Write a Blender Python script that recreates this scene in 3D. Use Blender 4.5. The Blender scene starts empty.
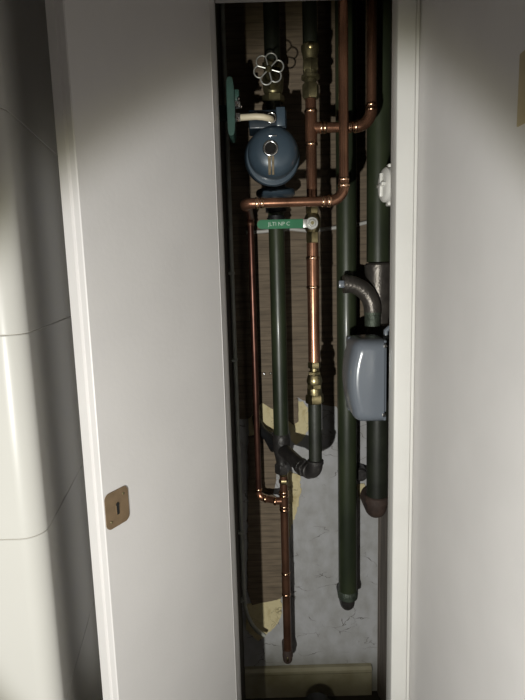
import bpy, bmesh, math, random
from mathutils import Vector, Matrix
random.seed(7)
S = bpy.context.scene
COL = S.collection

# ---------------------------------------------------------------- camera frame
F = 525.0
w_ = Vector((97, 3426, 525)).normalized()             # world "down" seen from the camera (right, down, forward)
YAW = math.radians(0.0)
y_ = (Vector((0, 0, 1)) - Vector((0, 0, 1)).dot(w_) * w_).normalized()
y_ = Matrix.Rotation(YAW, 3, w_) @ y_
x_ = y_.cross(-w_)
CAMZ = 1.30
def to_world(v):
    return Vector((v.dot(x_), v.dot(y_), -v.dot(w_)))
def P(px, py, Y):
    d = to_world(Vector(((px - 262.5) / F, (py - 350) / F, 1)))
    return Vector((0, 0, CAMZ)) + d * (Y / d.y)

cam_d = bpy.data.cameras.new('camera'); cam = bpy.data.objects.new('camera', cam_d); COL.objects.link(cam)
cam_d.sensor_fit = 'HORIZONTAL'; cam_d.sensor_width = 36; cam_d.lens = 36 * F / 525
cam_d.clip_start = 0.01
r_w = to_world(Vector((1, 0, 0))); u_w = to_world(Vector((0, -1, 0))); b_w = to_world(Vector((0, 0, -1)))
M = Matrix((r_w, u_w, b_w)).transposed().to_4x4(); M.translation = Vector((0, 0, CAMZ))
cam.matrix_world = M
S.camera = cam

# ---------------------------------------------------------------- materials
def mat(name, col, rough=.5, metal=0, var=0, vscale=20, stretch=(1, 1, 1), bump=0, bscale=60, col2=None, spec=.5, coat=0, lo=.35, hi=.65):
    m = bpy.data.materials.new(name); m.use_nodes = True
    nt = m.node_tree; N = nt.nodes; L = nt.links; b = N['Principled BSDF']
    b.inputs['Roughness'].default_value = rough; b.inputs['Metallic'].default_value = metal
    b.inputs['Specular IOR Level'].default_value = spec; b.inputs['Coat Weight'].default_value = coat
    b.inputs['Coat Roughness'].default_value = .12
    tc = N.new('ShaderNodeTexCoord'); mp = N.new('ShaderNodeMapping'); mp.inputs['Scale'].default_value = stretch
    L.new(tc.outputs['Object'], mp.inputs['Vector'])
    c2 = col2 if col2 else tuple(c * (1 - var) for c in col)
    no = N.new('ShaderNodeTexNoise'); no.inputs['Scale'].default_value = vscale; no.inputs['Detail'].default_value = 5
    L.new(mp.outputs[0], no.inputs['Vector'])
    cr = N.new('ShaderNodeValToRGB'); cr.color_ramp.elements[0].position = lo; cr.color_ramp.elements[1].position = hi
    cr.color_ramp.elements[0].color = (*c2, 1); cr.color_ramp.elements[1].color = (*col, 1)
    L.new(no.outputs[0], cr.inputs[0]); L.new(cr.outputs[0], b.inputs['Base Color'])
    m['out'] = cr.name
    if bump:
        n2 = N.new('ShaderNodeTexNoise'); n2.inputs['Scale'].default_value = bscale; n2.inputs['Detail'].default_value = 4
        L.new(mp.outputs[0], n2.inputs['Vector'])
        bp = N.new('ShaderNodeBump'); bp.inputs['Strength'].default_value = bump; bp.inputs['Distance'].default_value = .004
        L.new(n2.outputs[0], bp.inputs['Height']); L.new(bp.outputs[0], b.inputs['Normal'])
    return m
white = mat('white_paint', (.655, .635, .625), .42, var=.05, vscale=6, bump=.05, bscale=120, spec=.4)
stile_white = mat('stile_white_paint', (.72, .71, .68), .4, var=.05, vscale=8, bump=.05, bscale=90, spec=.4)
wallw = mat('wall_paint', (.73, .71, .70), .6, var=.04, vscale=9, bump=.04, bscale=220, stretch=(1, 1, 1), spec=.3)
tile = mat('glazed_tile', (.50, .49, .46), .34, var=.03, vscale=5, spec=.3, coat=0)
grout = mat('grout', (.30, .27, .22), .9, var=.3)
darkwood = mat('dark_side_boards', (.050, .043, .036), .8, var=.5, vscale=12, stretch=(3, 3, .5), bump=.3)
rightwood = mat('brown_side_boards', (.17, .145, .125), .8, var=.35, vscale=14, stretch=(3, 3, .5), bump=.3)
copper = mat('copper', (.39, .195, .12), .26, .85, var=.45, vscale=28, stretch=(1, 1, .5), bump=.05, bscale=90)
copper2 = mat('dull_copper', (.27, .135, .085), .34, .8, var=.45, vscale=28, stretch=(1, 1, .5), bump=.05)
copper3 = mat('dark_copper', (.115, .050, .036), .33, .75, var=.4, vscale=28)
solder = mat('bright_solder_joint', (.82, .50, .32), .22, 1, var=.3, vscale=60)
brass = mat('brass', (.50, .42, .23), .33, 1, var=.45, vscale=50, bump=.08)
brassd = mat('tarnished_brass', (.25, .22, .12), .4, .85, var=.45, vscale=40, bump=.1)
zinc = mat('zinc', (.50, .50, .47), .38, .55, var=.15)
chrome = mat('chrome', (.75, .75, .74), .18, 1, var=.15)
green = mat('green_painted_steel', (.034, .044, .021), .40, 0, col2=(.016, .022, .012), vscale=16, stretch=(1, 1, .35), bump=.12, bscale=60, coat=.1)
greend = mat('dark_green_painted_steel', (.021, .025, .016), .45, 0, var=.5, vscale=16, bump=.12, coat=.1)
iron = mat('malleable_iron', (.050, .046, .044), .42, .35, var=.5, vscale=30, bump=.35, bscale=160)
ironl = mat('bare_iron', (.15, .135, .12), .36, .65, var=.4, vscale=30, bump=.3, bscale=160)
irong = mat('grey_green_iron_thread', (.085, .105, .080), .45, .4, var=.5, vscale=60, bump=.5, bscale=240)
rust = mat('rusty_iron', (.075, .048, .038), .7, .1, var=.5, vscale=30, bump=.4)
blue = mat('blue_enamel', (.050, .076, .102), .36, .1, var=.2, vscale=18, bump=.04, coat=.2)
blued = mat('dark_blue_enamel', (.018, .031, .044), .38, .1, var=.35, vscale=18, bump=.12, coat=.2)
blacki = mat('black_enamel', (.012, .013, .014), .5, 0, var=.3, bump=.1)
greybox = mat('blue_grey_enamel', (.170, .192, .225), .27, 0, var=.05, vscale=9, bump=.03, coat=.3)
leverg = mat('green_vinyl', (.014, .15, .062), .35, 0, var=.15, vscale=30)
letter = mat('white_print', (.42, .52, .44), .5)
cream = mat('cream_cable', (.66, .58, .42), .45, var=.08)
whitec = mat('white_cable', (.50, .49, .46), .45, var=.2)
capw = mat('white_plastic', (.74, .73, .69), .33, var=.04)
darkc = mat('dark_grey_cable', (.36, .37, .33), .55, var=.25)
teal = mat('teal_paint', (.035, .085, .068), .45, var=.35, vscale=25, bump=.1)
tan = mat('tan_escutcheon', (.22, .15, .085), .42, .25, var=.2, vscale=60, bump=.15)
tanp = mat('tan_plate', (.58, .48, .29), .5, 0, var=.15)
blackr = mat('black_rubber', (.012, .012, .013), .5, 0, var=.3)
greyin = mat('grey_inside', (.10, .10, .095), .8, 0, var=.3)
holem = mat('dark_hole', (.006, .005, .004), .9)
drip = mat('rust_drip', (.22, .17, .10), .7, 0, var=.5, vscale=80)
skirtm = mat('skirting_paint', (.42, .39, .29), .5, 0, col2=(.28, .25, .16), vscale=10, bump=.15)
floorm = mat('floor_dust', (.06, .05, .035), .9, 0, var=.4)
yellow = mat('old_yellow_plaster', (.60, .52, .31), .85, 0, col2=(.46, .38, .20), vscale=45, bump=.6, bscale=90, lo=.3, hi=.5)

def add_cracks(m, scale, thr, dark, fac, vec=(1, 1, 1), nscale=4, cover=(.45, .62)):
    nt = m.node_tree; N = nt.nodes; L = nt.links; cr = N[m['out']]; b = N['Principled BSDF']
    tc = N['Texture Coordinate'] if 'Texture Coordinate' in N else N.new('ShaderNodeTexCoord')
    mp = N.new('ShaderNodeMapping'); mp.inputs['Scale'].default_value = vec; L.new(tc.outputs['Object'], mp.inputs[0])
    nz = N.new('ShaderNodeTexNoise'); nz.inputs['Scale'].default_value = 14; nz.inputs['Detail'].default_value = 3
    L.new(mp.outputs[0], nz.inputs['Vector'])
    ad = N.new('ShaderNodeVectorMath'); ad.operation = 'MULTIPLY_ADD'; ad.inputs[1].default_value = (.12, .12, .12)
    L.new(nz.outputs['Color'], ad.inputs[0]); L.new(mp.outputs[0], ad.inputs[2])
    vo = N.new('ShaderNodeTexVoronoi'); vo.feature = 'DISTANCE_TO_EDGE'; vo.inputs['Scale'].default_value = scale
    L.new(ad.outputs[0], vo.inputs['Vector'])
    lt = N.new('ShaderNodeMath'); lt.operation = 'LESS_THAN'; lt.inputs[1].default_value = thr; L.new(vo.outputs['Distance'], lt.inputs[0])
    n3 = N.new('ShaderNodeTexNoise'); n3.inputs['Scale'].default_value = nscale * 3; n3.inputs['Detail'].default_value = 2; L.new(mp.outputs[0], n3.inputs['Vector'])
    mr = N.new('ShaderNodeMapRange'); mr.inputs[1].default_value = cover[0]; mr.inputs[2].default_value = cover[1]; L.new(n3.outputs[0], mr.inputs[0])
    mu = N.new('ShaderNodeMath'); mu.operation = 'MULTIPLY'; L.new(lt.outputs[0], mu.inputs[0]); L.new(mr.outputs[0], mu.inputs[1])
    m2 = N.new('ShaderNodeMath'); m2.operation = 'MULTIPLY'; m2.inputs[1].default_value = fac; L.new(mu.outputs[0], m2.inputs[0])
    mx = N.new('ShaderNodeMix'); mx.data_type = 'RGBA'; L.new(m2.outputs[0], mx.inputs[0]); L.new(cr.outputs[0], mx.inputs[6]); mx.inputs[7].default_value = (*dark, 1)
    L.new(mx.outputs[2], b.inputs['Base Color'])
    return mx
plaster = mat('old_plaster', (.42, .42, .43), .9, 0, col2=(.32, .315, .305), vscale=30, bump=1, bscale=26, lo=.25, hi=.62, stretch=(1, 1, .7))
add_cracks(plaster, 9, .012, (.11, .10, .09), .8, (1, 1, 1.8), cover=(.5, .6))
add_cracks(yellow, 30, .03, (.12, .10, .06), .7, cover=(.5, .62))

# brown reeded board: horizontal lines
def board_mat():
    m = mat('brown_grained_board', (.185, .140, .094), .75, 0, col2=(.120, .090, .060), vscale=9, stretch=(1.5, 1, 14), bump=.2, bscale=30)
    nt = m.node_tree; N = nt.nodes; L = nt.links; cr = N[m['out']]; b = N['Principled BSDF']
    tc = N['Texture Coordinate']
    wv = N.new('ShaderNodeTexWave'); wv.wave_type = 'BANDS'; wv.bands_direction = 'Z'; wv.wave_profile = 'SAW'
    wv.inputs['Scale'].default_value = 17; wv.inputs['Distortion'].default_value = .25; wv.inputs['Detail'].default_value = 2; wv.inputs['Detail Scale'].default_value = 3
    L.new(tc.outputs['Object'], wv.inputs['Vector'])
    r = N.new('ShaderNodeValToRGB'); r.color_ramp.elements[0].position = .0; r.color_ramp.elements[0].color = (.42, .40, .38, 1)
    r.color_ramp.elements[1].position = .16; r.color_ramp.elements[1].color = (1, 1, 1, 1)
    L.new(wv.outputs['Fac'], r.inputs[0])
    mx = N.new('ShaderNodeMix'); mx.data_type = 'RGBA'; mx.blend_type = 'MULTIPLY'; mx.inputs[0].default_value = .75
    L.new(cr.outputs[0], mx.inputs[6]); L.new(r.outputs[0], mx.inputs[7]); L.new(mx.outputs[2], b.inputs['Base Color'])
    return m
board = board_mat()

# ---------------------------------------------------------------- mesh builder
def frame(d):
    d = d.normalized(); a = Vector((0, 0, 1)) if abs(d.z) < .9 else Vector((0, 1, 0))
    u = d.cross(a).normalized(); return u, d.cross(u).normalized()
class MB:
    def __init__(s): s.bm = bmesh.new()
    def ring_strip(s, rings, cap=True):
        bm = s.bm; vs = [[bm.verts.new(p) for p in r] for r in rings]
        for a, b in zip(vs, vs[1:]):
            n = len(a)
            for i in range(n): bm.faces.new((a[i], a[(i+1) % n], b[(i+1) % n], b[i]))
        if cap: bm.faces.new(list(reversed(vs[0]))); bm.faces.new(vs[-1])
    def lathe(s, p, d, prof, seg=32, rot=0, squash=(1, 1)):      # prof: [(dist along d, radius)]
        p = Vector(p); d = Vector(d).normalized(); u, v = frame(d)
        rings = []
        for t, r in prof:
            r = max(r, 1e-5)
            rings.append([p + d * t + (u * math.cos(2*math.pi*i/seg + rot) * squash[0] + v * math.sin(2*math.pi*i/seg + rot) * squash[1]) * r for i in range(seg)])
        s.ring_strip(rings); return s
    def hexnut(s, p, d, t0, t1, r, rot=0):
        e = (t1 - t0) * .14
        return s.lathe(p, d, [(t0, r*.88), (t0+e, r), (t1-e, r), (t1, r*.88)], 6, rot)
    def tube(s, pts, r, seg=24, cap=True):
        pts = [Vector(p) for p in pts]; n = len(pts)
        rr = r if isinstance(r, (list, tuple)) else [r] * n
        t = (pts[1] - pts[0]).normalized(); u, v = frame(t); rings = []
        for i, p in enumerate(pts):
            if i == 0: tn = (pts[1]-pts[0]).normalized()
            elif i == n-1: tn = (pts[-1]-pts[-2]).normalized()
            else: tn = ((pts[i+1]-p).normalized() + (p-pts[i-1]).normalized()).normalized()
            q = t.rotation_difference(tn); u = q @ u; v = q @ v; t = tn
            rings.append([p + (u*math.cos(2*math.pi*k/seg) + v*math.sin(2*math.pi*k/seg)) * rr[i] for k in range(seg)])
        s.ring_strip(rings, cap); return s
    def box(s, lo, hi, bev=0, seg=2):
        b = bmesh.new(); bmesh.ops.create_cube(b, size=1)
        lo = Vector(lo); hi = Vector(hi)
        for v in b.verts: v.co = Vector([lo[k] + (v.co[k]+.5)*(hi[k]-lo[k]) for k in range(3)])
        if bev: bmesh.ops.bevel(b, geom=b.edges[:], offset=bev, segments=seg, affect='EDGES', profile=.5)
        me = bpy.data.meshes.new('t'); b.to_mesh(me); b.free(); s.bm.from_mesh(me); bpy.data.meshes.remove(me); return s
    def prism(s, pts, d, bev=0):              # polygon extruded along d
        b = bmesh.new(); d = Vector(d)
        vs = [b.verts.new(p) for p in pts]; vt = [b.verts.new(Vector(p)+d) for p in pts]; n = len(pts)
        b.faces.new(vs); b.faces.new(list(reversed(vt)))
        for i in range(n): b.faces.new((vs[i], vt[i], vt[(i+1) % n], vs[(i+1) % n]))
        bmesh.ops.recalc_face_normals(b, faces=b.faces[:])
        if bev:
            es = [e for e in b.edges if e.verts[0] in vs and e.verts[1] in vs]
            bmesh.ops.bevel(b, geom=es, offset=bev, segments=2, affect='EDGES')
        me = bpy.data.meshes.new('t'); b.to_mesh(me); b.free(); s.bm.from_mesh(me); bpy.data.meshes.remove(me); return s
    def torus(s, c, n, R, r, seg=28, sec=10, squash=(1, 1)):
        u, v = frame(Vector(n)); c = Vector(c); rings = []
        bm = s.bm; vs = []
        for i in range(seg):
            a = 2*math.pi*i/seg; dr = u*math.cos(a)*squash[0] + v*math.sin(a)*squash[1]; cc = c + dr*R; dd = dr.normalized(); nn = Vector(n).normalized()
            vs.append([bm.verts.new(cc + (dd*math.cos(2*math.pi*k/sec) + nn*math.sin(2*math.pi*k/sec))*r) for k in range(sec)])
        for i in range(seg):
            a = vs[i]; b = vs[(i+1) % seg]
            for k in range(sec): bm.faces.new((a[k], a[(k+1) % sec], b[(k+1) % sec], b[k]))
        return s
    def build(s, name, m, parent=None, smooth=True, angle=38):
        bmesh.ops.recalc_face_normals(s.bm, faces=s.bm.faces[:])
        if parent is None:
            xs = [v.co for v in s.bm.verts]
            o0 = Vector(((min(c.x for c in xs)+max(c.x for c in xs))/2, (min(c.y for c in xs)+max(c.y for c in xs))/2, min(c.z for c in xs)))
        else:
            o0 = Vector((0, 0, 0)); q = parent
            while q: o0 += q.location; q = q.parent
        for v in s.bm.verts: v.co -= o0
        if smooth:
            for f in s.bm.faces: f.smooth = True
            for e in s.bm.edges:
                if len(e.link_faces) == 2 and e.calc_face_angle(0) > math.radians(angle): e.smooth = False
        me = bpy.data.meshes.new(name); s.bm.to_mesh(me); s.bm.free(); me.materials.append(m)
        o = bpy.data.objects.new(name, me); COL.objects.link(o)
        if parent is None: o.location = o0
        else: o.parent = parent
        return o
def tag(o, label=None, cat=None, group=None, kind=None):
    if label: o['label'] = label
    if cat: o['category'] = cat
    if group: o['group'] = group
    if kind: o['kind'] = kind
    return o
def thing(name, loc, label, cat, group=None):
    o = bpy.data.objects.new(name, None); o.empty_display_size = .02; COL.objects.link(o); o.location = loc
    return tag(o, label, cat, group)
def arc(p0, c, p1, n=10, r=None):       # smooth bend from p0 through corner c to p1
    p0, c, p1 = Vector(p0), Vector(c), Vector(p1)
    a = (p0-c).normalized(); b = (p1-c).normalized()
    if r is None: r = min((p0-c).length, (p1-c).length)
    th = a.angle(b); R = r * math.tan(th/2); ctr = c + (a+b).normalized() * (R / math.sin(th/2))
    s = c + a*r; e = c + b*r; va = s-ctr; vb = e-ctr; ax = va.cross(vb).normalized(); tot = va.angle(vb)
    return [ctr + Matrix.Rotation(tot*i/n, 3, ax) @ va for i in range(n+1)]
def coupling(parent, p, d, half, r, name='coupling', m=None, bead=.0022):
    prof = [(-half, r), (-half+.001, r+.0012), (-half*.62, r+.0012), (-half*.55, r+bead+.001), (-half*.42, r+bead+.001), (-half*.35, r+.0012),
            (half*.35, r+.0012), (half*.42, r+bead+.001), (half*.55, r+bead+.001), (half*.62, r+.0012), (half-.001, r+.0012), (half, r)]
    return MB().lathe(p, d, prof, 28).build(name, m or solder, parent)
def bead(parent, p, d, r, name='solder_ring', w=.0028, h=.0018, m=None):
    return MB().lathe(p, d, [(-w*1.6, r-.0005), (-w, r+h*.6), (0, r+h), (w, r+h*.6), (w*1.6, r-.0005)], 28).build(name, m or solder, parent)
UP = Vector((0, 0, 1)); RT = Vector((1, 0, 0)); FW = Vector((0, -1, 0))
def ragged(pts, step=.012, amp=.0025, fixed=()):
    out = []
    n = len(pts)
    for i in range(n):
        a = pts[i]; b = pts[(i+1) % n]; k = max(1, int((b-a).length/step)); straight = i in fixed
        for j in range(k):
            q = a.lerp(b, j/k)
            if not straight and j: q = q + Vector((random.uniform(-amp, amp), 0, random.uniform(-amp, amp)))
            out.append(q)
    return out

# ================================================================ SETTING
YO = 1.05     # room wall plane with the cupboard opening
YB = 1.48     # back of the cupboard
XL = P(230, 440, YO).x; XR = P(395, 300, YO-.02).x
ZTOP = P(245, 3.0, YO+.05).z; ZF = P(300, 698, 1.46).z
XS = P(415.5, 300, YO-.012).x
ZB = ZF
H = 2.35
def struct(name, mb, m, **k): return tag(mb.build(name, m, **k), kind='structure')
XI0, XI1 = XL - .012, .335
struct('wall_back', MB().box((XI0-.05, YB, ZB-.02), (XI1+.05, YB+.05, H)), plaster)
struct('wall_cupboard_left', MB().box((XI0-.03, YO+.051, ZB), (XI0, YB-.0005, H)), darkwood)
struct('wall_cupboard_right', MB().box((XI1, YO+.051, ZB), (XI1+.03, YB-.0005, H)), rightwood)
struct('floor', MB().box((-1.2, -1.2, ZB-.08), (1.2, YB+.05, ZB-.0005)), floorm)
struct('ceiling', MB().box((-1.2, -1.2, H), (1.2, YB+.05, H+.05)), wallw)
# room wall either side and above the opening
struct('wall_front_left', MB().box((-.70, YO, ZB), (XL-.03, YO+.05, H-.001)), wallw)
struct('wall_front_top', MB().box((XL-.029, YO+.001, ZTOP+.05), (XS+.02, YO+.05, H-.001)), wallw)
XF = XL-.0065
struct('trim_1', MB().prism([(XL-.03, YO-.012, ZB), (XF, YO-.012, ZB), (XL, YO+.016, ZB), (XL, YO+.05, ZB), (XL-.03, YO+.05, ZB)], (0, 0, ZTOP+.0495-ZB)), white, smooth=False)          # left jamb
struct('trim_2', MB().box((XL+.0005, YO-.012, ZTOP), (XR-.0005, YO+.05, ZTOP+.0495), .002), white)    # head
mb = MB().box((XR, YO-.02, ZB), (XS-.008, YO+.026, ZTOP+.0495), .003, 3)
mb.box((XS-.0085, YO-.012, ZB), (XS+.0005, YO+.05, ZTOP+.0495), .002)
struct('trim_3', mb, stile_white)
struct('wall_right', MB().box((XS+.001, -1.1, ZB), (XS+.06, YO+.05, H-.001)), wallw)

# back skirting in the cupboard
zs = P(320, 669, YB-.02).z
XP = P(379, 560, YB).x
pr = [(0, 0), (-.016, 0), (-.016, zs-ZB-.022), (-.019, zs-ZB-.016), (-.019, zs-ZB-.008), (-.012, zs-ZB-.001), (0, zs-ZB)]
x0 = XI0+.001; x1 = P(372, 680, YB-.02).x
struct('baseboard_back', MB().prism([(x0, YB-.0005+a, ZB+b) for a, b in pr], (x1-x0, 0, 0)), skirtm, smooth=False)
# timber upright in the right back corner
struct('trim_4', MB().box((XP+.004, YB-.022, ZB), (XI1-.0005, YB-.0005, P(380, 430, YB).z), .002), rightwood)

# tiled column at far left
XC = P(40, 540, .70).x; YC = .70; RC = .030
jz = [P(8, y, YC).z for y in (104, 335.5, 540)]
dz = (jz[0]-jz[2])/2
zl = [jz[1] + dz*k for k in range(-6, 8)]
zl = sorted(z for z in zl if ZB+.02 < z < H-.02)
def col_prof(g):
    pts = [(-.62, YC-g), (XC+g-RC-g, YC-g)]
    pts = [(-.62, YC-g)]
    for i in range(11):
        a = -math.pi/2 + math.pi/2*i/10
        pts.append((XC-RC+(RC+g)*math.cos(a), YC+RC+(RC+g)*math.sin(a)))
    pts.append((XC+g-.045, YO-.001)); pts.append((-.62, YO-.001))
    return pts
core = MB().prism([(x, y, ZB) for x, y in col_prof(-.0012)], (0, 0, H-ZB-.001))
wl = struct('wall_left', core, grout)
zz = [ZB] + zl + [H-.001]
for a, b in zip(zz, zz[1:]):
    t = MB(); g = .0004; z0 = a+g; z1 = b-g; e = .0012
    for zr in [(z0, z1)]:
        p0 = col_prof(-.0008); p1 = col_prof(0)
        t.ring_strip([[Vector((x, y, z0)) for x, y in p0], [Vector((x, y, z0+e)) for x, y in p1], [Vector((x, y, z1-e)) for x, y in p1], [Vector((x, y, z1)) for x, y in p0]])
    t.build('tile_course', tile, wl, angle=20)

# ---------------------------------------------------------------- the open door (left)
hx, hy = XF-.0008, YO-.0125
W_ = .335
lo, hi = .45, 1.0
for _ in range(40):
    mid = (lo+hi)/2; q = P(103, 506, mid); dist = math.hypot(q.x-hx, q.y-hy)
    if dist > W_: lo = mid
    else: hi = mid
fx, fy = q.x, q.y
dv = Vector((fx-hx, fy-hy, 0)).normalized(); nv = Vector((-dv.y, dv.x, 0))
if nv.x < 0: nv = -nv                      # inner face normal (towards the camera)
TH = .037
def DP(u, t, z): return Vector((hx, hy, 0)) + dv*u - nv*t + Vector((0, 0, z))
ztd = ZTOP + .02; zbd = ZB + .015
sec = [(0, 0), (W_-.0015, 0), (W_, .0015), (W_, .011), (W_-.0035, .0135), (W_-.0035, .0155), (W_, .018), (W_, TH-.002), (W_-.002, TH), (0, TH)]
door = struct('door_1', MB().prism([DP(u, t, zbd) for u, t in sec], (0, 0, ztd-zbd)), white, smooth=False)
# escutcheon on its inner face
def on_door(px, py, off=0):
    d = to_world(Vector(((px-262.5)/F, (py-350)/F, 1))); o = Vector((0, 0, CAMZ)); h = Vector((hx, hy, 0)) + nv*off
    k = (h-o).dot(nv)/d.dot(nv); return o + d*k
c = on_door(116.8, 507.5); u0 = (c-Vector((hx, hy, 0))).dot(dv)
hw, hh, rr = .0240, .0290, .0095
hw = min(hw, W_-.001-u0)
out = []
for cx, cz, a0 in ((hw-rr, hh-rr, 0), (-hw+rr, hh-rr, 90), (-hw+rr, -hh+rr, 180), (hw-rr, -hh+rr, 270)):
    for i in range(7):
        a = math.radians(a0+15*i); out.append((cx+rr*math.cos(a), cz+rr*math.sin(a)))
E = lambda u, z, t: DP(u0+u, -t, c.z+z)
esc = MB().prism([E(u, z, .0002) for u, z in out], nv*.0016).build('escutcheon', tan, door, smooth=False)
tag(esc, 'tan metal keyhole plate with rounded corners on the white door')
kh = []
for i in range(13): a = math.radians(-60+i*25); kh.append((.0026*math.cos(a+math.pi/2-math.radians(90)), .006+.0026*math.sin(a)))
kh = [(.0034*math.cos(math.radians(a)), .0055+.0036*math.sin(math.radians(a))) for a in range(-40, 221, 20)] + [(-.0022, -.0105), (.0022, -.0105)]
MB().prism([E(u, z, .0022) for u, z in kh], nv*.0007).build('keyhole', holem, esc, smooth=False)
MB().lathe(E(0, -.001, .0018), nv, [(0, .0072), (.0006, .0068), (.0007, .003)], 24, squash=(.55, 1.5)).build('key_surround', tan, esc)
for u, z in ((-.014, .018), (.014, -.018)):
    MB().lathe(E(u, z, .0018), nv, [(0, .0022), (.0006, .0018), (.0009, .0002)], 14).build('pin', brassd, esc)
# hinges on the hinge edge
for z in (ZB+.25, ZB+1.0, ZTOP-.2):
    MB().lathe(Vector((hx-.006, hy+.0, z))+dv*-.001, UP, [(0, .004), (.06, .004)], 14).build('hinge', darkc, door)

# tan plate at the far right on the side wall
q0 = P(519.5, 92, 1)   # direction only
d0 = q0 - Vector((0, 0, CAMZ)); k0 = XS/d0.x; yp = d0.y*k0
zt = (P(524, 54, yp)).z; zb_ = P(524, 127, yp).z
tag(MB().box((XS-.002, yp-.05, zb_), (XS+.0005, yp, zt), .0009).build('wall_plate', tanp), 'tan brown plate on the white side wall, at the right edge of the photo', 'plate')

# ================================================================ BACK BOARDS
yb = YB+.0005
pts = [P(x, y, yb) for x, y in ((249, 418), (262, 402), (276, 410), (287, 402), (298, 397), (303, 400), (322, 404), (336, 406), (345, 426), (352, 424), (375, 404))]
top = 2.30
poly = [Vector((XI0+.004, yb, top))] + [Vector((XI0+.004, yb, pts[0].z))] + pts + [Vector((XI1-.004, yb, pts[-1].z)), Vector((XI1-.004, yb, top))]
rg = ragged(poly, .015, .0018, fixed=(0, len(poly)-2, len(poly)-1))
tag(MB().prism(rg, (0, -.006, 0)).build('backing_board', board, smooth=False), 'brown grained board behind the pipes in the upper cupboard, broken off along its lower edge', 'board')
# narrow strip that hangs below it
poly = [P(x, y, yb) for x, y in ((288, 398), (298, 398), (298, 421), (293, 424), (288, 420))]
tag(MB().prism(ragged(poly, .01, .001), (0, -.0085, 0)).build('board_fragment', board, smooth=False), 'short brown board sliver hanging below the broken edge, left of the black trap', 'board')
poly = [P(x, y, yb) for x, y in ((248, 436), (262, 432), (274, 440), (279, 452), (276, 480), (273, 494), (281, 500), (282, 596), (271, 600), (252, 604), (248, 590))]
tag(MB().prism(ragged(poly, .015, .002), (0, -.006, 0)).build('backing_board', board, smooth=False), 'narrow brown board with ragged edge behind the lower copper tee, left of the bare plaster', 'board')
def patch(pxs, lab, y=YB+.001, t=.004, amp=.003):
    poly = [P(x, y_, y) for x, y_ in pxs]
    return tag(MB().prism(ragged(poly, .008, amp), (0, -t-.0015, 0)).build('plaster_patch', yellow, smooth=False), lab, 'plaster')
patch(((249, 411), (262, 403), (277, 408), (277, 430), (262, 436), (249, 440)), 'yellow plaster patch under the board, left of the long green pipe', t=.0035)
patch(((292, 400), (303, 401), (308, 408), (309, 428), (301, 441), (296, 445), (291, 440), (288, 424)), 'yellow plaster patch between the green pipe and the black trap', t=.0004)
patch(((284, 470), (300, 474), (301, 492), (297, 510), (291, 528), (287, 548), (283, 548)), 'yellow plaster strip right of the lower copper tee', t=.004)
patch(((246, 604), (262, 600), (281, 598), (282, 612), (278, 622), (271, 630), (258, 640), (246, 628)), 'yellow plaster patch at the foot of the narrow board, left of the copper end', t=.004)
patch(((357, 484), (364, 483), (367, 494), (365, 503), (359, 497)), 'small pale plaster chip behind the right green pipe end', t=.004)

# ================================================================ PIPES
def xz(px, py, Y): p = P(px, py, Y); return p.x, p.z
# ---- A: upper copper crossing run  (horizontal at y 202, rising at 343)
YA = 1.11; rA = .0098
a0 = P(246, 203.5, YA); a1 = P(331, 201, YA); zA = (a0.z+a1.z)/2
xv = P(343.5, 100, YA).x
xl = a0.x
t = thing('copper_pipe', (xl, YA, zA), 'copper pipe crossing in front of the pump foot, then rising at the right', 'pipe')
cr = Vector((xv, YA, zA)); p0 = Vector((xl+.008, YA, zA))
zt_ = 2.25
rb = .030
MB().tube([p0, cr - RT*rb], rA).build('pipe', copper, t)
MB().tube([cr + UP*rb, Vector((xv, YA, zt_))], rA).build('pipe', copper, t)
MB().tube(arc(cr-RT*rb, cr, cr+UP*rb, 12), rA+.0012).build('elbow', copper, t)
for d, s in ((RT*-1, RT), (UP, UP)):
    bead(t, cr + d*rb, s, rA+.0012); bead(t, cr + d*(rb+.012), s, rA); 
    MB().lathe(cr+d*(rb), d, [(0, rA+.0011), (.012, rA+.0011)], 28).build('elbow_socket', copper, t)
# left end: coupling and elbow that turns back into the cupboard
bead(t, Vector((P(262, 203, YA).x, YA, zA)), RT, rA); bead(t, Vector((P(257, 203, YA).x, YA, zA)), RT, rA+.001)
e = Vector((xl-.002, YA, zA))
MB().tube([Vector((P(260, 203, YA).x, YA, zA)), Vector((xl+.016, YA, zA))] + arc(e+RT*.018, e, e+Vector((0, .018, 0)), 8)[1:] + [e+Vector((0, .05, 0))], rA+.001).build('elbow', copper2, t)

# ---- B: thin copper dropping at left (15 mm) into the lower tee
YT = 1.41; rT = .0085
xt = P(254.4, 350, YT).x
YD = 1.385; rD = .0125
xd = P(285.5, 560, YD).x
zt1 = P(262, 499, 1.40).z
ztop = zA
t = thing('copper_pipe', (xt, YT, zt1), 'thin copper pipe running down the left side to the lower copper tee', 'pipe')
e = Vector((xt, YT, ztop+.001))
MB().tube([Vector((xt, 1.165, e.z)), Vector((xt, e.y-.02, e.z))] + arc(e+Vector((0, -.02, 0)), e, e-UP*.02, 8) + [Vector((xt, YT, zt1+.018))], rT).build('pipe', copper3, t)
e = Vector((xt, YT, zt1)); xe = Vector((xd-rD-.010, YD, zt1))
xk1 = e + RT*.02 + Vector((0, -.008, 0))
MB().tube(arc(e+UP*.018, e, xk1, 10, r=.018) + [xe], rT+.0008).build('elbow', copper, t)
bead(t, e+UP*.024, UP, rT); bead(t, e+(xe-e).normalized()*.022, (xe-e), rT+.0008)
coupling(t, Vector((xt, YT, P(252, 222, YT).z)), UP, .010, rT, m=copper2)

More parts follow.
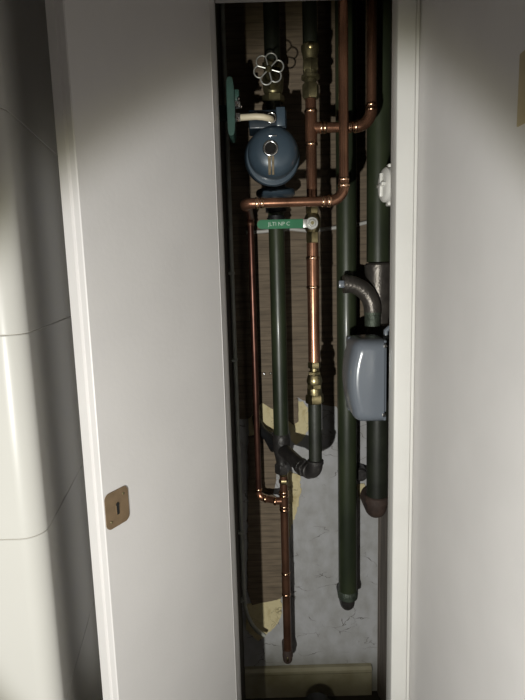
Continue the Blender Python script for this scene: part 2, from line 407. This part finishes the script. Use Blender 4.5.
# ---- lower copper with tee and end
zD0 = P(288, 660, YD).z; zD1 = P(283, 474, YD).z
t = thing('copper_pipe', (xd, YD, zD0), 'lower copper pipe with side tee, hanging from the black iron junction', 'pipe')
MB().tube([(xd, YD, zD0+.01), (xd, YD, zD1)], rD-.0012).build('pipe', copper2, t)
zt_t = zt1
MB().tube([(xd, YD, zt_t-.026), (xd, YD, zt_t+.026)], rD).lathe((xd, YD, zt_t), -RT, [(0, rT+.002), (rD+.014, rT+.002)], 24).build('tee', copper2, t)
for k in (-.026, -.016, .016, .026): bead(t, Vector((xd, YD, zt_t+k)), UP, rD-.0004)
bead(t, Vector((xd-rD-.013, YD-.002, zt_t)), RT, rT+.0015)
for py in (573, 594):
    bead(t, Vector((xd, YD, P(287, py, YD).z)), UP, rD-.0012)
MB().tube([(xd, YD, P(287, 573, YD).z), (xd, YD, P(287, 594, YD).z)], rD-.0004).build('coupling', copper2, t)
MB().hexnut((xd, YD, zD1-.028), UP, 0, .014, .0135).lathe((xd, YD, zD1-.014), UP, [(0, .011), (.008, .0105), (.012, .013), (.022, .013)], 28).build('brass_union', brass, t)
# end cap elbow with brass highlight, turned back to the wall
e = Vector((xd, YD, zD0-.004))
MB().tube(arc(e+UP*.02, e, e+Vector((0, .024, -.004)), 8) + [Vector((xd, YB+.003, zD0-.014))], rD+.0015).build('end_elbow', rust, t)
MB().lathe((xd, YD, zD0+.014), UP, [(0, rD+.003), (.006, rD+.003), (.022, rD)], 28).build('collar', rust, t)
MB().lathe((xd-.001, YD-rD+.001, zD0+.013), FW, [(0, .006), (.004, .0055), (.006, .002)], 20, squash=(.6, 1.6)).build('brass_highlight', brass, t)  # small brass oval modelled in place of the highlight on the pipe end

# ---- C: central copper riser upper part with tee (x 310), Y 1.20
YM = 1.20; rM = .0118
xm = P(312, 200, YM).x
zt0 = P(309, 98, YM).z; zt2 = P(311, 206, YM).z; ztee = P(310, 128, YM).z
t = thing('copper_pipe', (xm, YM, zt2), 'copper pipe with tee right of the blue pump, its side branch rising to the top', 'pipe')
MB().tube([(xm, YM, zt2), (xm, YM, P(309, 99.5, YM).z)], rM).build('pipe', copper, t)
MB().tube([(xm, YM, ztee-.034), (xm, YM, ztee+.034)], rM+.0014).lathe((xm, YM, ztee), RT, [(0, rM+.0005), (.012, rM+.0005), (.030, rM-.001)], 28).build('tee', copper, t)
for k in (-.034, .034): bead(t, Vector((xm, YM, ztee+k)), UP, rM+.001)
bead(t, Vector((xm+.022, YM, ztee)), RT, rM-.0003); bead(t, Vector((xm+.030, YM, ztee)), RT, rM-.0008)
xr = P(371.5, 60, YM).x; zr = P(345, 124, YM).z
rR = .0108; rb = .034
cr = Vector((xr, YM, ztee))
MB().tube([(xm+.028, YM, ztee), cr-RT*rb], rR).build('pipe', copper, t)
MB().tube(arc(cr-RT*rb, cr, cr+UP*rb, 14), rR+.0018).build('elbow', copper, t)
MB().tube([cr+UP*rb, Vector((xr, YM, zt_))], rR).build('pipe', copper, t)
for k in (0, .012):
    bead(t, cr-RT*(rb+k), RT, rR+.0006)
bead(t, cr+UP*rb, UP, rR+.0006); bead(t, cr+UP*(rb+.01), UP, rR)

# brass compression fitting at the top of it
zb0 = zt0; 
def zpx(px, py, Y): return P(px, py, Y).z
t = thing('compression_fitting', (xm, YM, zb0), 'tarnished brass fitting at the top of the central copper pipe, right of the handwheel', 'pipe fitting')
Z = lambda py: zpx(309, py, YM) - zb0
MB().hexnut((xm, YM, zb0), UP, Z(99), Z(84), .0185, .2).build('nut', brassd, t)
MB().lathe((xm, YM, zb0), UP, [(Z(84), .013), (Z(80), .013), (Z(79), .0195), (Z(76), .0195), (Z(75), .015), (Z(66), .015)], 28).build('body', brassd, t)
MB().hexnut((xm, YM, zb0), UP, Z(72), Z(60), .0175, .5).build('nut', brassd, t)
MB().lathe((xm, YM, zb0), UP, [(Z(60), .015), (Z(56), .016), (Z(50), .019), (Z(46), .019), (Z(43), .012)], 28).build('socket', brassd, t)
MB().lathe((xm, YM-.017, zb0+Z(49)), FW, [(0, .007), (.004, .0065), (.006, .003)], 20).build('air_screw', brass, t)
# dark pipe above it
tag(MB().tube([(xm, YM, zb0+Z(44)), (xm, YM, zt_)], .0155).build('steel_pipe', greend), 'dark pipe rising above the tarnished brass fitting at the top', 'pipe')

# ---- ball valve with green lever
zv = zpx(311, 223, YM)
t = thing('lever_valve', (xm, YM, zpx(312, 245, YM)), 'brass lever valve with green handle below the crossing copper pipe', 'valve')
MB().hexnut((xm, YM, 0), UP, zpx(311, 214, YM), zpx(311, 206, YM), .0150, .3).build('nut', brass, t)
MB().lathe((xm, YM, zv), UP, [(-.030, .010), (-.022, .011), (-.017, .015), (-.008, .0185), (.008, .0185), (.017, .015), (.022, .011), (.026, .011)], 28).build('body', brass, t)
MB().hexnut((xm, YM, 0), UP, zpx(312, 243, YM), zpx(312, 232, YM), .0150, .3).build('nut', brass, t)
MB().lathe((xm, YM-.014, zv), FW, [(0, .010), (.012, .009)], 24).build('stem', brass, t)
yl = YM-.028
lp = []
x_end = P(257, 224, yl).x; x_n = P(312, 223, yl).x; zl_ = P(300, 223.5, yl).z; zle = P(260, 224.5, yl).z
hh = .0098
for i in range(9): a = math.radians(90+i*22.5); lp.append(Vector((x_end+hh+hh*math.cos(a), yl, zle+hh*math.sin(a))))
lp += [Vector((x_n-.019, yl, zl_-.0098)), Vector((x_n-.019, yl, zl_+.0098))]
lev = MB().prism(lp, (0, .0055, 0), .0012).build('lever', leverg, t, smooth=False)
MB().box((x_n-.0195, yl+.0008, zl_-.009), (x_n-.008, yl+.0045, zl_+.009), .0008).build('lever_shank', zinc, t)
MB().lathe((x_n, yl+.005, zl_), FW, [(0, .0135), (.005, .0135), (.006, .0125)], 32).build('lever_plate', zinc, t)
MB().hexnut((x_n, yl-.001, zl_), FW, 0, .006, .0085, .3).build('lever_nut', zinc, t)
MB().lathe((x_n, yl-.007, zl_), FW, [(0, .004), (.003, .0035)], 14).build('stem_end', brassd, t)
cu = bpy.data.curves.new('txt', 'FONT'); cu.body = 'JLTI NP C'; cu.size = .0115; cu.extrude = .0002; cu.align_x = 'CENTER'; cu.align_y = 'CENTER'
to = bpy.data.objects.new('txt', cu); COL.objects.link(to)
dg = bpy.context.evaluated_depsgraph_get(); me = bpy.data.meshes.new_from_object(to.evaluated_get(dg))
COL.objects.unlink(to); bpy.data.objects.remove(to)
me.transform(Matrix.Translation(Vector((x_end+.048, yl-.0003, (zle+zl_)/2)) - t.location) @ Matrix.Rotation(math.pi/2, 4, 'X'))
me.materials.append(letter); lt_ = bpy.data.objects.new('lettering', me); COL.objects.link(lt_); lt_.parent = lev

# ---- copper below valve (313)
z1 = zpx(312, 243, YM)-.004; z0 = zpx(314.5, 361.5, YM)
t = thing('copper_pipe', (xm, YM, z0), 'bright copper pipe between the lever valve and the brass union below', 'pipe')
MB().tube([(xm, YM, z0), (xm, YM, z1+.004)], rM+.0016).build('pipe', copper, t)
MB().tube([(xm, YM, zpx(313, 287, YM)), (xm, YM, zpx(313, 258, YM))], rM+.0026).build('coupling', copper, t)
for py in (258, 287): bead(t, Vector((xm, YM, zpx(313, py, YM))), UP, rM+.002)

# ---- brass union 362-402
z0 = zpx(316, 403, YM)
t = thing('compression_fitting', (xm, YM, z0), 'bright brass union with hexagon nuts joining copper pipe to green pipe', 'pipe fitting')
Z = lambda py: zpx(315, py, YM) - z0
MB().hexnut((xm, YM, z0), UP, Z(368), Z(361.5), .0150, .15).build('nut', brass, t)
MB().lathe((xm, YM, z0), UP, [(Z(372), .0095), (Z(368), .0100)], 28).hexnut((xm, YM, z0), UP, Z(375), Z(371), .0150, .5).build('gland', brass, t)
MB().lathe((xm, YM, z0), UP, [(Z(384), .0165), (Z(381), .0185), (Z(378), .0172), (Z(375), .0150)], 32).build('body', brass, t)
MB().hexnut((xm, YM, z0), UP, Z(388.5), Z(383.5), .0178, .3).build('nut', brass, t)
MB().lathe((xm, YM, z0), UP, [(Z(395), .017), (Z(393), .0175), (Z(388), .0172)], 32).build('sleeve', brass, t)
MB().hexnut((xm, YM, z0), UP, Z(403), Z(394), .0220, .15).build('nut', brass, t)

# ---- green pipe and iron trap under it
xg = P(317.5, 430, YM).x; rG = .0150
zg1 = zpx(316, 402, YM); zel = zpx(316, 473, YM)
t = thing('steel_pipe', (xg, YM, zel), 'short green pipe ending in a black iron elbow and union, below the bright brass union', 'pipe')
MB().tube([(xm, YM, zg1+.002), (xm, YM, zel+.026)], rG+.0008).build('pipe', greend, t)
cr = Vector((xm, YM, zel-.002)); pl = P(292, 462, YM+.09)
dirl = (pl-cr).normalized()
MB().tube(arc(cr+UP*.028, cr, cr+dirl*.026, 12) + [cr+dirl*.045], rG+.0025).build('elbow', iron, t)
MB().lathe(cr+UP*.026, UP, [(-.001, rG+.002), (.0, rG+.0045), (.008, rG+.0045), (.010, rG+.001)], 28).build('elbow_collar', iron, t)
MB().lathe(cr, dirl, [(.022, rG+.002), (.024, rG+.005), (.032, rG+.005), (.034, rG+.001)], 28).build('elbow_collar', iron, t)
MB().hexnut(cr, dirl, .038, .054, .0225, .4).build('union_nut', iron, t)

# ---- long green pipe below pump with iron junction
YG = 1.36; rg_ = .0200
xq = P(279, 340, YG).x
zj = zpx(282, 445, YG); ztp = zpx(277, 188.5, 1.31)-.056
t = thing('steel_pipe', (xq, YG, zpx(282, 475, YG)), 'long green pipe from the blue pump down to a black iron junction', 'pipe')
MB().tube([(xq, YG, zj+.02), (xq, YG, ztp+.004)], rg_).build('pipe', green, t)
Zj = lambda py: zpx(282, py, YG) - zj
MB().lathe((xq, YG, zj), UP, [(Zj(473), .012), (Zj(472), .016), (Zj(463), .016), (Zj(462), .015), (Zj(455), .019), (Zj(447), .0235), (Zj(440), .0235), (Zj(434), .0212), (Zj(433), .019)], 32).build('junction', iron, t)
MB().hexnut((xq, YG, zj), UP, Zj(473), Zj(463), .0200, .2).build('reducer_nut', iron, t)
jb = Vector((xq, YG, zj-.008)); arm = [Vector((xq, YG+.01, zj-.006)), P(274, 447, 1.40), P(268, 437, 1.425), P(262, 431, 1.445), P(258, 424, 1.465), P(256, 416, YB+.002)]
MB().tube(arm, [.016, .015, .013, .013, .013, .013]).build('black_arm', blacki, t)  # black curved tube stands in for an unidentified dark shape beside the junction
tgt = cr+dirl*.0550
MB().tube([jb, tgt], .0175).lathe(tgt, (jb-tgt), [(-.002, .0185), (.0, .0205), (.012, .0205), (.014, .018)], 28).build('junction_branch', iron, t)
coupling(t, Vector((xq, YG, ztp-.016)), UP, .014, rg_, 'socket', blacki, .003)

# ---- pump
xp = P(273.2, 155, 1.19).x; yf = 1.165; zp = P(274.5, 151.5, 1.19).z; RM = .0555
t = thing('circulation_pump', (xp, YG, zpx(276, 196, YG)), 'blue circulation pump with chrome centre plug, feeding the long green pipe', 'pump')
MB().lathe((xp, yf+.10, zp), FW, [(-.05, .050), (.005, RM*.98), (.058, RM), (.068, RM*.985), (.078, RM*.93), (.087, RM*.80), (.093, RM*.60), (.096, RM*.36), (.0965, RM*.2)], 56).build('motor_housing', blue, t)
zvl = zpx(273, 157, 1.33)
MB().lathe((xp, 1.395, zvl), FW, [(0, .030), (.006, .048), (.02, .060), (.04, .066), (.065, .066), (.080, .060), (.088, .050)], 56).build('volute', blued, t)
# lower collar crescent
MB().lathe((xp, yf+.075, zp-.003), FW, [(0, .057), (.004, .0605), (.012, .0605), (.016, .058), (.0165, .054)], 56, squash=(1, 1.06)).build('clamp_ring', blue, t)
zfl = zpx(277, 188.5, 1.31)
MB().lathe((xq, YG, zfl), UP, [(-.016, .024), (-.012, .045), (-.008, .049), (0.0, .049), (.004, .046), (.006, .028), (.03, .024)], 44).build('flange', blue, t)
MB().lathe((xq, YG, zfl), UP, [(-.052, .019), (-.050, .026), (-.036, .026), (-.034, .022), (-.016, .022)], 32).build('outlet_neck', blacki, t)
MB().lathe((xq, YG, zp+.03), UP, [(0, .024), (.030, .023), (.036, .034), (.048, .034), (.050, .022), (.062, .020)], 36).build('inlet_flange', blacki, t)
# plug
MB().torus((xp-.006, yf+.0025, zp+.002), FW, .0140, .0030, 36, 12).build('plug_ring', chrome, t)
MB().lathe((xp-.006, yf+.004, zp+.002), FW, [(0, .0125), (.003, .0120), (.0035, .009), (.0015, .008), (.001, .001)], 36).build('plug', holem, t)
MB().box((xp-.010, yf-.0022+.004, zp+.0265), (xp+.008, yf+.006, zp+.0285), .0009).build('name_ridge', chrome, t)
# rust run below the plug, follows the dome
dr = MB(); pr_ = [(.0965, .014), (.0962, .022), (.0938, .034), (.088, .0462), (.0845, .050)]
for off, wd in ((-.004, .0035), (.0035, .003)):
    rows = []
    for tt, r in pr_:
        rows.append([Vector((xp-.005+off+sx*wd*(1-.25*(r/.05)), yf+.10-tt-dd, zp-r)) for sx, dd in ((-1, -.001), (-1, .0006), (1, .0006), (1, -.001))])
    dr.ring_strip(rows)
dr.build('rust_run', drip, t)
# terminal box
bx0 = P(249, 129, 1.21); bx1 = P(286, 111, 1.21)
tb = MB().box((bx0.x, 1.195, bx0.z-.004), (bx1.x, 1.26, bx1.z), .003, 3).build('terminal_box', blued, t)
gx, gz = P(271, 118.5, 1.185).x, P(271, 118.5, 1.185).z
MB().torus((gx, 1.180, gz), FW, .0100, .0018, 30, 10).build('gland_ring', chrome, tb)
MB().lathe((gx, 1.196, gz), FW, [(0, .0095), (.014, .009), (.0145, .0075), (.010, .006)], 28).build('gland', blacki, tb)
MB().box((P(276, 120, 1.2).x, 1.188, bx0.z-.001), (P(285, 120, 1.2).x, 1.1955, bx1.z+.003), .002).build('cover_plate', blue, tb)

# cable from the pump gland to the teal fitting at left
yq = 1.185
cpts = [P(240.5, 117.5, yq-.01), P(248, 117, yq-.016), P(256, 116.5, yq-.02), P(263, 117, yq-.022), P(268, 118, yq-.018), P(271, 119, yq-.006), P(271, 119, yq+.004)]
tag(MB().tube(cpts, .0066, 18).build('cable', cream), 'thick cream cable from the pump terminal box to the teal box', 'cable')

# ---- teal box with glands
txs = P(226.5, 105, 1.16); 
z_a = P(232, 136, 1.17).z; z_b = P(232, 77, 1.17).z
x_a = P(226, 100, 1.17).x; x_b = P(234.5, 100, 1.17).x
t = thing('switch_box', ((x_a+x_b)/2, 1.20, z_a), 'teal painted box at the left edge of the opening, the cream cable entering it', 'box')
pf = []
zc0 = (z_a+z_b)/2; hz0 = (z_b-z_a)/2
for i in range(28):
    b_ = 2*math.pi*i/28; cs, sn = math.cos(b_), math.sin(b_)
    pf.append(Vector(((x_a+x_b)/2 + (x_b-x_a)/2*abs(cs)**.5*(1 if cs > 0 else -1), 1.165, zc0 + hz0*abs(sn)**.8*(1 if sn > 0 else -1))))
MB().prism(pf, (0, .07, 0), .0015).build('case', teal, t)
MB().box((XI0-.001, 1.205, zc0-.015), (x_a+.002, 1.225, zc0+.015), .002).build('wall_bracket', teal, t)
MB().box((x_b-.002, 1.175, zpx(235, 101, 1.17)), (x_b+.010, 1.205, zpx(235, 88, 1.17)), .003).build('side_lug', teal, t)
for px, py, r in ((237.5, 104, .006), (237.5, 117.5, .0085)):
    q = P(px, py, 1.175)
    MB().hexnut((x_b-.002, 1.175, q.z), RT, 0, .013, r*1.15, .2).lathe((x_b+.010, 1.175, q.z), RT, [(0, r*.8), (q.x-x_b-.004, r*.75)], 20).build('cable_gland', chrome, t)
for px, py in ((238.5, 98), (241, 106)):
    q = P(px, py, 1.165)
    MB().lathe(q+Vector((0, .012, 0)), FW, [(0, .0022), (.010, .0022), (.011, .0030), (.0125, .0015)], 12).build('screw', chrome, t)
    MB().tube([q+Vector((0, .010, 0)), Vector((x_b-.001, 1.18, q.z))], .0018, 8).build('screw_bracket', blacki, t)

# ---- gate valve with handwheel above the pump
YW = 1.22
wc = P(268.7, 69, YW)
xgv = P(273, 85, YG).x
t = thing('gate_valve', (xgv, YG, zpx(272, 103, YG)), 'bronze gate valve with six-lobed metal handwheel above the pump', 'valve')
zb1 = zpx(272, 103, YG)
Zg = lambda py: zpx(272, py, YG) - zb1
zgc = Zg(90)
MB().hexnut((xgv, YG, zb1), UP, 0, Zg(95), .027, .1).lathe((xgv, YG, zb1), UP, [(Zg(95), .020), (Zg(91), .024), (Zg(80), .026), (Zg(72), .022), (Zg(70), .020)], 32).hexnut((xgv, YG, zb1), UP, Zg(70), Zg(62), .025, .1).build('body', brassd, t)
MB().lathe((xgv, YG, zb1), UP, [(-.030, .0185), (.004, .0185)], 28).build('nipple', greend, t)
bd = (wc - Vector((xgv, YG, zb1+Zg(80)))).normalized()
bc = Vector((xgv, YG-.012, zb1+Zg(84)))
st = wc + Vector((0, .006, 0)); bd = (st-bc)
Lb = bd.length
MB().lathe(bc, bd, [(0, .020), (Lb*.25, .019), (Lb*.3, .0165), (Lb*.55, .014), (Lb*.75, .010), (Lb*.8, .006), (Lb, .004)], 28).build('bonnet', brassd, t)
wh = MB()
wn = (FW + UP*.08).normalized(); uu, vv = RT, UP
for k in range(6):
    a = math.radians(14+60*k)
    dp = uu*math.cos(a)+vv*math.sin(a)
    cc = wc + dp*.0204
    pts_ = []
    for j in range(17):
        b = a + math.radians(-84.5+169*j/16)
        pts_.append(cc + (uu*math.cos(b)+vv*math.sin(b))*.0124)
    wh.tube(pts_, .0017, 10)
    b = a + math.radians(30); dsp = uu*math.cos(b)+vv*math.sin(b)
    wh.tube([wc+dsp*.004, wc+dsp*.0249], .0016, 8)
wheel = wh.build('handwheel', zinc, t)
MB().lathe(wc+Vector((0, .004, 0)), FW, [(0, .0078), (.006, .0075), (.008, .0055), (.010, .004)], 20).build('wheel_nut', brassd, t)
tag(MB().tube([(xgv, YG, zb1+Zg(64)), (xgv, YG, zt_)], .0195).build('steel_pipe', greend), 'dark green pipe rising above the handwheel valve into the top shadow', 'pipe')

# ---- mid green pipe (347)
Y3 = 1.39; r3 = .0262
x3 = P(347, 400, Y3).x; z30 = zpx(347.5, 594, Y3)
t = thing('steel_pipe', (x3, Y3, z30-.03), 'tall green pipe right of centre, ending low on the bare plaster', 'pipe')
MB().tube([(x3, Y3, z30), (x3, Y3, zt_)], r3).build('pipe', green, t)
MB().lathe((x3, Y3, z30), UP, [(-.010, .024), (-.008, r3+.002), (.004, r3+.0035), (.014, r3+.001), (.016, r3-.001)], 36).build('end_collar', irong, t)
e = Vector((x3, Y3, z30-.036))
MB().tube([e+UP*.04] + arc(e+UP*.018, e, e+Vector((0, .02, 0)), 8) + [Vector((x3, YB+.004, e.z))], .0205).build('end_elbow', iron, t)

# ---- right green pipe (376) with pitcher tee
Y4 = 1.36; r4 = .0295
x4 = P(378, 300, Y4).x
zc = zpx(376, 497, Y4)
t = thing('steel_pipe', (x4, Y4, zc-.05), 'thick green pipe at the right with an iron sweep tee and a rusty lower end', 'pipe')
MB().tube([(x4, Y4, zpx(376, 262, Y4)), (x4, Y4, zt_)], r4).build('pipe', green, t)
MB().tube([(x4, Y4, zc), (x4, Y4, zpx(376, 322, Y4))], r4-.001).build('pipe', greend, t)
MB().lathe((x4, Y4, 0), UP, [(zpx(376, 326, Y4), .030), (zpx(376, 325, Y4), .0335), (zpx(376, 317, Y4), .0345), (zpx(376, 315, Y4), .033), (zpx(376, 275, Y4), .033), (zpx(376, 272, Y4), .0345), (zpx(376, 265, Y4), .0345), (zpx(376, 263, Y4), .030)], 40).build('tee', ironl, t)
# swept branch, in front and to the left, curving down
YS = 1.318
s0 = P(345, 284, YS); s1 = P(374, 285, YS+.005); s2 = P(372.5, 312, YS)
s1 = Vector((s2.x, YS, s0.z))
rs = .0215
rmin = min((s1-s0).length, (s1-s2).length)*.98
sw = [s0] + arc(s0, s1, s2, 14, r=rmin) + [s2]
MB().tube(sw, rs, 28).build('sweep_branch', ironl, t)
MB().lathe(s0, RT, [(-.004, .015), (-.004, .0232), (.006, .0232), (.008, .0195), (.012, .0195), (.014, .021), (.018, .021), (.020, .018)], 32).build('branch_collar', ironl, t)
MB().box((s0.x-.016, YS-.009, s0.z-.009), (s0.x-.003, YS+.009, s0.z+.009), .0015).build('square_plug', greybox, t)
MB().lathe(s2, -UP, [(-.002, .018), (0, .0215), (.006, .0215), (.007, .0195), (zpx(0, 0, 1) * 0 + .036, .0195), (.038, .015)], 32).build('threaded_nipple', irong, t)
MB().tube([Vector((s2.x, YS, s2.z-.02)), Vector((s2.x+.004, YS+.03, s2.z-.05)), Vector((x4, Y4, s2.z-.07))], .018).build('nipple_return', iron, t)
# lower end elbow
MB().lathe((x4, Y4, zc), UP, [(-.014, .029), (-.012, .0335), (.004, .0335), (.007, .030)], 36).build('end_collar', rust, t)
e = Vector((x4, Y4+.004, zc-.040))
MB().tube([e+UP*.04] + arc(e+UP*.022, e, e+Vector((0, .024, 0)), 8) + [Vector((x4, YB-.023, e.z))], .0285).build('end_elbow', rust, t)

q = P(362, 477, 1.42)
MB().lathe((q.x, YB+.002, q.z), FW, [(0, .020), (.045, .020), (.050, .016)], 28).build('dark_stub', iron, t)  # short dark round stub for an unidentified dark spot left of the elbow
# ---- grey enamel box
gx0 = P(348, 375, 1.17).x; gx1 = XR+.022; gz0 = P(370, 423.5, 1.16).z; gz1 = P(370, 339.5, 1.165).z
gy0 = 1.155; gy1 = 1.285
t = thing('control_box', ((gx0+gx1)/2, (gy0+gy1)/2, gz0), 'blue-grey enamelled box with rounded cover in front of the right green pipe', 'box')
# cover: rounded body bulging at its left side
rows = []
cz_ = (gz0+gz1)/2; hz_ = (gz1-gz0)/2
def outline(inset, y):
    pts = []; x0 = gx0+inset; x1 = gx1-.012-0*inset; z0 = gz0+inset; z1 = gz1-inset; r = max(.026-inset*.6, .004); rr_ = .006
    # right side (flat, small radius), then round left corners with a bulged side
    n = 8
    pts += [(x1, z0), (x1, z1)]
    for i in range(n+1):
        a = math.pi/2 + (math.pi/2)*i/n; pts.append((x0+.010+r+r*math.cos(a), z1-r+r*math.sin(a)))
    for i in range(1, 8):
        f = i/8; zz_ = z1-r-(z1-z0-2*r)*f; pts.append((x0+.010-.010*math.sin(math.pi*f)**.8, zz_))
    for i in range(n+1):
        a = math.pi + (math.pi/2)*i/n; pts.append((x0+.010+r+r*math.cos(a), z0+r+r*math.sin(a)))
    return [Vector((x, y, z)) for x, z in pts]
prof = [(0, gy1-.03), (0, gy0+.032), (.0015, gy0+.020), (.005, gy0+.011), (.010, gy0+.0045), (.016, gy0+.001), (.023, gy0)]
mb = MB(); mb.ring_strip([outline(i, y) for i, y in prof])
mb.build('cover', greybox, t, angle=50)
MB().box((gx0+.014, gy1-.0295, gz0+.004), (gx1-.004, gy1, gz1-.004), .004).build('back_case', greybox, t)
MB().box((gx1-.0115, gy0+.012, gz0+.003), (gx1-.004, gy1-.03, gz1-.003), .003).build('end_flange', greybox, t)
MB().box((gx1-.03, gy1-.004, (gz0+gz1)/2-.02), (XI1+.001, gy1+.004, (gz0+gz1)/2+.02), .001).build('mounting_bracket', iron, t)
for py, pxx in ((346, 385.5), (415, 384)):
    q = P(pxx, py, gy0)
    MB().lathe((q.x, gy0+.0025, q.z), FW, [(0, .0045), (.004, .0045), (.0052, .003)], 18).build('cover_screw', chrome, t)
q = P(388, 327, 1.2)
MB().tube([(q.x, 1.22, gz1-.008), (q.x, 1.22, gz1+.012), (q.x+.01, 1.22, gz1+.02)], .006, 16).build('cable_gland', greybox, t)

# ---- white plastic cap
cx_ = P(384, 185, 1.13); 
t = thing('junction_box', (XR-.004, 1.13, cx_.z-.034), 'round white plastic fitting with cross ridge beside the right door frame', 'electrical fitting')
xf = P(381.5, 185, 1.13).x; ax = Vector((-1, -.12, 0)).normalized()
cb = Vector((xf+.048, 1.135, cx_.z))
MB().lathe(cb, ax, [(0, .0345), (.026, .0345), (.030, .0360), (.042, .0350), (.046, .031), (.048, .024)], 48).build('body', capw, t)
MB().lathe(cb, Vector((1, 0, 0)), [(-.006, .026), (XI1-cb.x+.001, .026)], 32).build('base', capw, t)
fc = cb+ax*.048
MB().box((fc.x-.006, fc.y-.024, fc.z-.0035), (fc.x+.003, fc.y+.024, fc.z+.0035), .002).box((fc.x-.005, fc.y-.0035, fc.z-.024), (fc.x+.003, fc.y+.0035, fc.z+.024), .002).build('cross_ridge', capw, t)
for s in (-1, 1):
    MB().box((cb.x-.036, cb.y-.012, cb.z+s*.038-.004), (cb.x-.002, cb.y+.012, cb.z+s*.038+.004), .003).build('lug', capw, t)

# ---- white cable behind the pipes
yc = YB-.012
cp = [P(246, 232.5, yc), P(262, 231.5, yc), P(276, 230, yc), P(292, 229, yc), P(306, 230.5, yc), P(322, 229.5, yc), P(340, 227, yc), P(356, 225, yc), P(368, 222, yc), P(391, 220, yc)]
tag(MB().tube(cp, .0052, 12).build('cable', whitec), 'thin white cable strung level across the brown board behind the pipes', 'cable')

# ---- dark cable down the left side, curving off at the foot
yk = 1.42
ck = []
for py, px in ((-10, 233.5), (200, 236), (300, 237), (400, 239), (500, 241.2), (560, 242.5), (590, 243.2)):
    ck.append(P(px, py, yk))
xk = sum(p.x for p in ck)/len(ck)
ck = [Vector((XI0+.009, yk, p.z)) for p in ck]
zf_ = ck[-1].z; xk = XI0+.009
for i, (dx, dz_) in enumerate(((.002, -.05), (.008, -.085), (.020, -.120), (.038, -.145), (.060, -.160))):
    ck.append(Vector((xk+dx, yk+.012*min(1, i/2), zf_+dz_)))
t = thing('cable', (xk, yk, ck[-1].z), 'dark grey cable clipped down the shaded left side, curving right near the floor', 'cable')
MB().tube(ck, .0058, 14).build('sheath', darkc, t)
for py in (273, 360, 532, 600):
    zq = zpx(240, py, yk)
    MB().box((XI0-.001, yk-.009, zq-.004), (XI0+.016, yk+.009, zq+.004), .002).build('clip', darkc, t)

# ---- small screws in the board
for px, lab in ((264, 'small bright screw in the board beside the thin copper pipe'), (270.6, 'small bright screw in the board, tucked against the long green pipe')):
    q = P(px, 373.5, yb-.006)
    tag(MB().lathe(q, FW, [(-.004, .0018), (0, .0035), (.002, .0034), (.0032, .0015)], 14).build('screw', chrome), lab, 'screw')

# ---- black pipe stub on cupboard floor
zt3 = P(317, 692.5, 1.385).z; rk = (zt3-ZB)/2; xk2 = P(318, 700, 1.34).x
t = thing('drain_pipe', (xk2, 1.36, ZB), 'black round pipe end lying on the cupboard floor at the bottom of the photo', 'pipe')
ring = MB(); n = 40; rings = []
for yy, r in ((1.385, rk), (1.342, rk), (1.34, rk-.001), (1.34, rk-.006), (1.342, rk-.007), (1.380, rk-.007)):
    rings.append([Vector((xk2+r*math.cos(2*math.pi*i/n), yy, ZB+rk+r*math.sin(2*math.pi*i/n))) for i in range(n)])
ring.ring_strip(rings, cap=True); ring.build('pipe_wall', blackr, t)
MB().lathe((xk2, 1.378, ZB+rk), FW, [(0, rk-.0075), (.004, rk-.0075)], 36).build('bung', greyin, t)

# ================================================================ LIGHT: one hand torch, below left and behind the lens
Lc = Vector((-.254, .424, -.363)); Lw = Vector((0, 0, CAMZ)) + to_world(Lc)
ax_c = Vector((.24, -.18, 1)).normalized(); ax_w = to_world(ax_c)
rot = ax_w.to_track_quat('-Z', 'Y')
def spot(name, size, blend, e, col, rad=.012):
    l = bpy.data.lights.new(name, 'SPOT'); l.spot_size = math.radians(size); l.spot_blend = blend; l.energy = e; l.color = col; l.shadow_soft_size = rad
    o = bpy.data.objects.new(name, l); COL.objects.link(o); o.location = Lw; o.rotation_mode = 'QUATERNION'; o.rotation_quaternion = rot
    return o
spot('torch_beam', 54, .28, 63, (.955, .962, 1))
spot('torch_fringe', 57.5, .30, 17, (1, .96, .55))
spot('torch_spill', 150, .6, 4, (1, .93, .84), .02)
w = bpy.data.worlds.new('world'); S.world = w; w.use_nodes = True
w.node_tree.nodes['Background'].inputs[0].default_value = (1, .93, .82, 1); w.node_tree.nodes['Background'].inputs[1].default_value = .045
S.view_settings.view_transform = 'Standard'; S.view_settings.look = 'None'; S.view_settings.exposure = 0; S.view_settings.gamma = 1
S.view_settings.use_curve_mapping = False
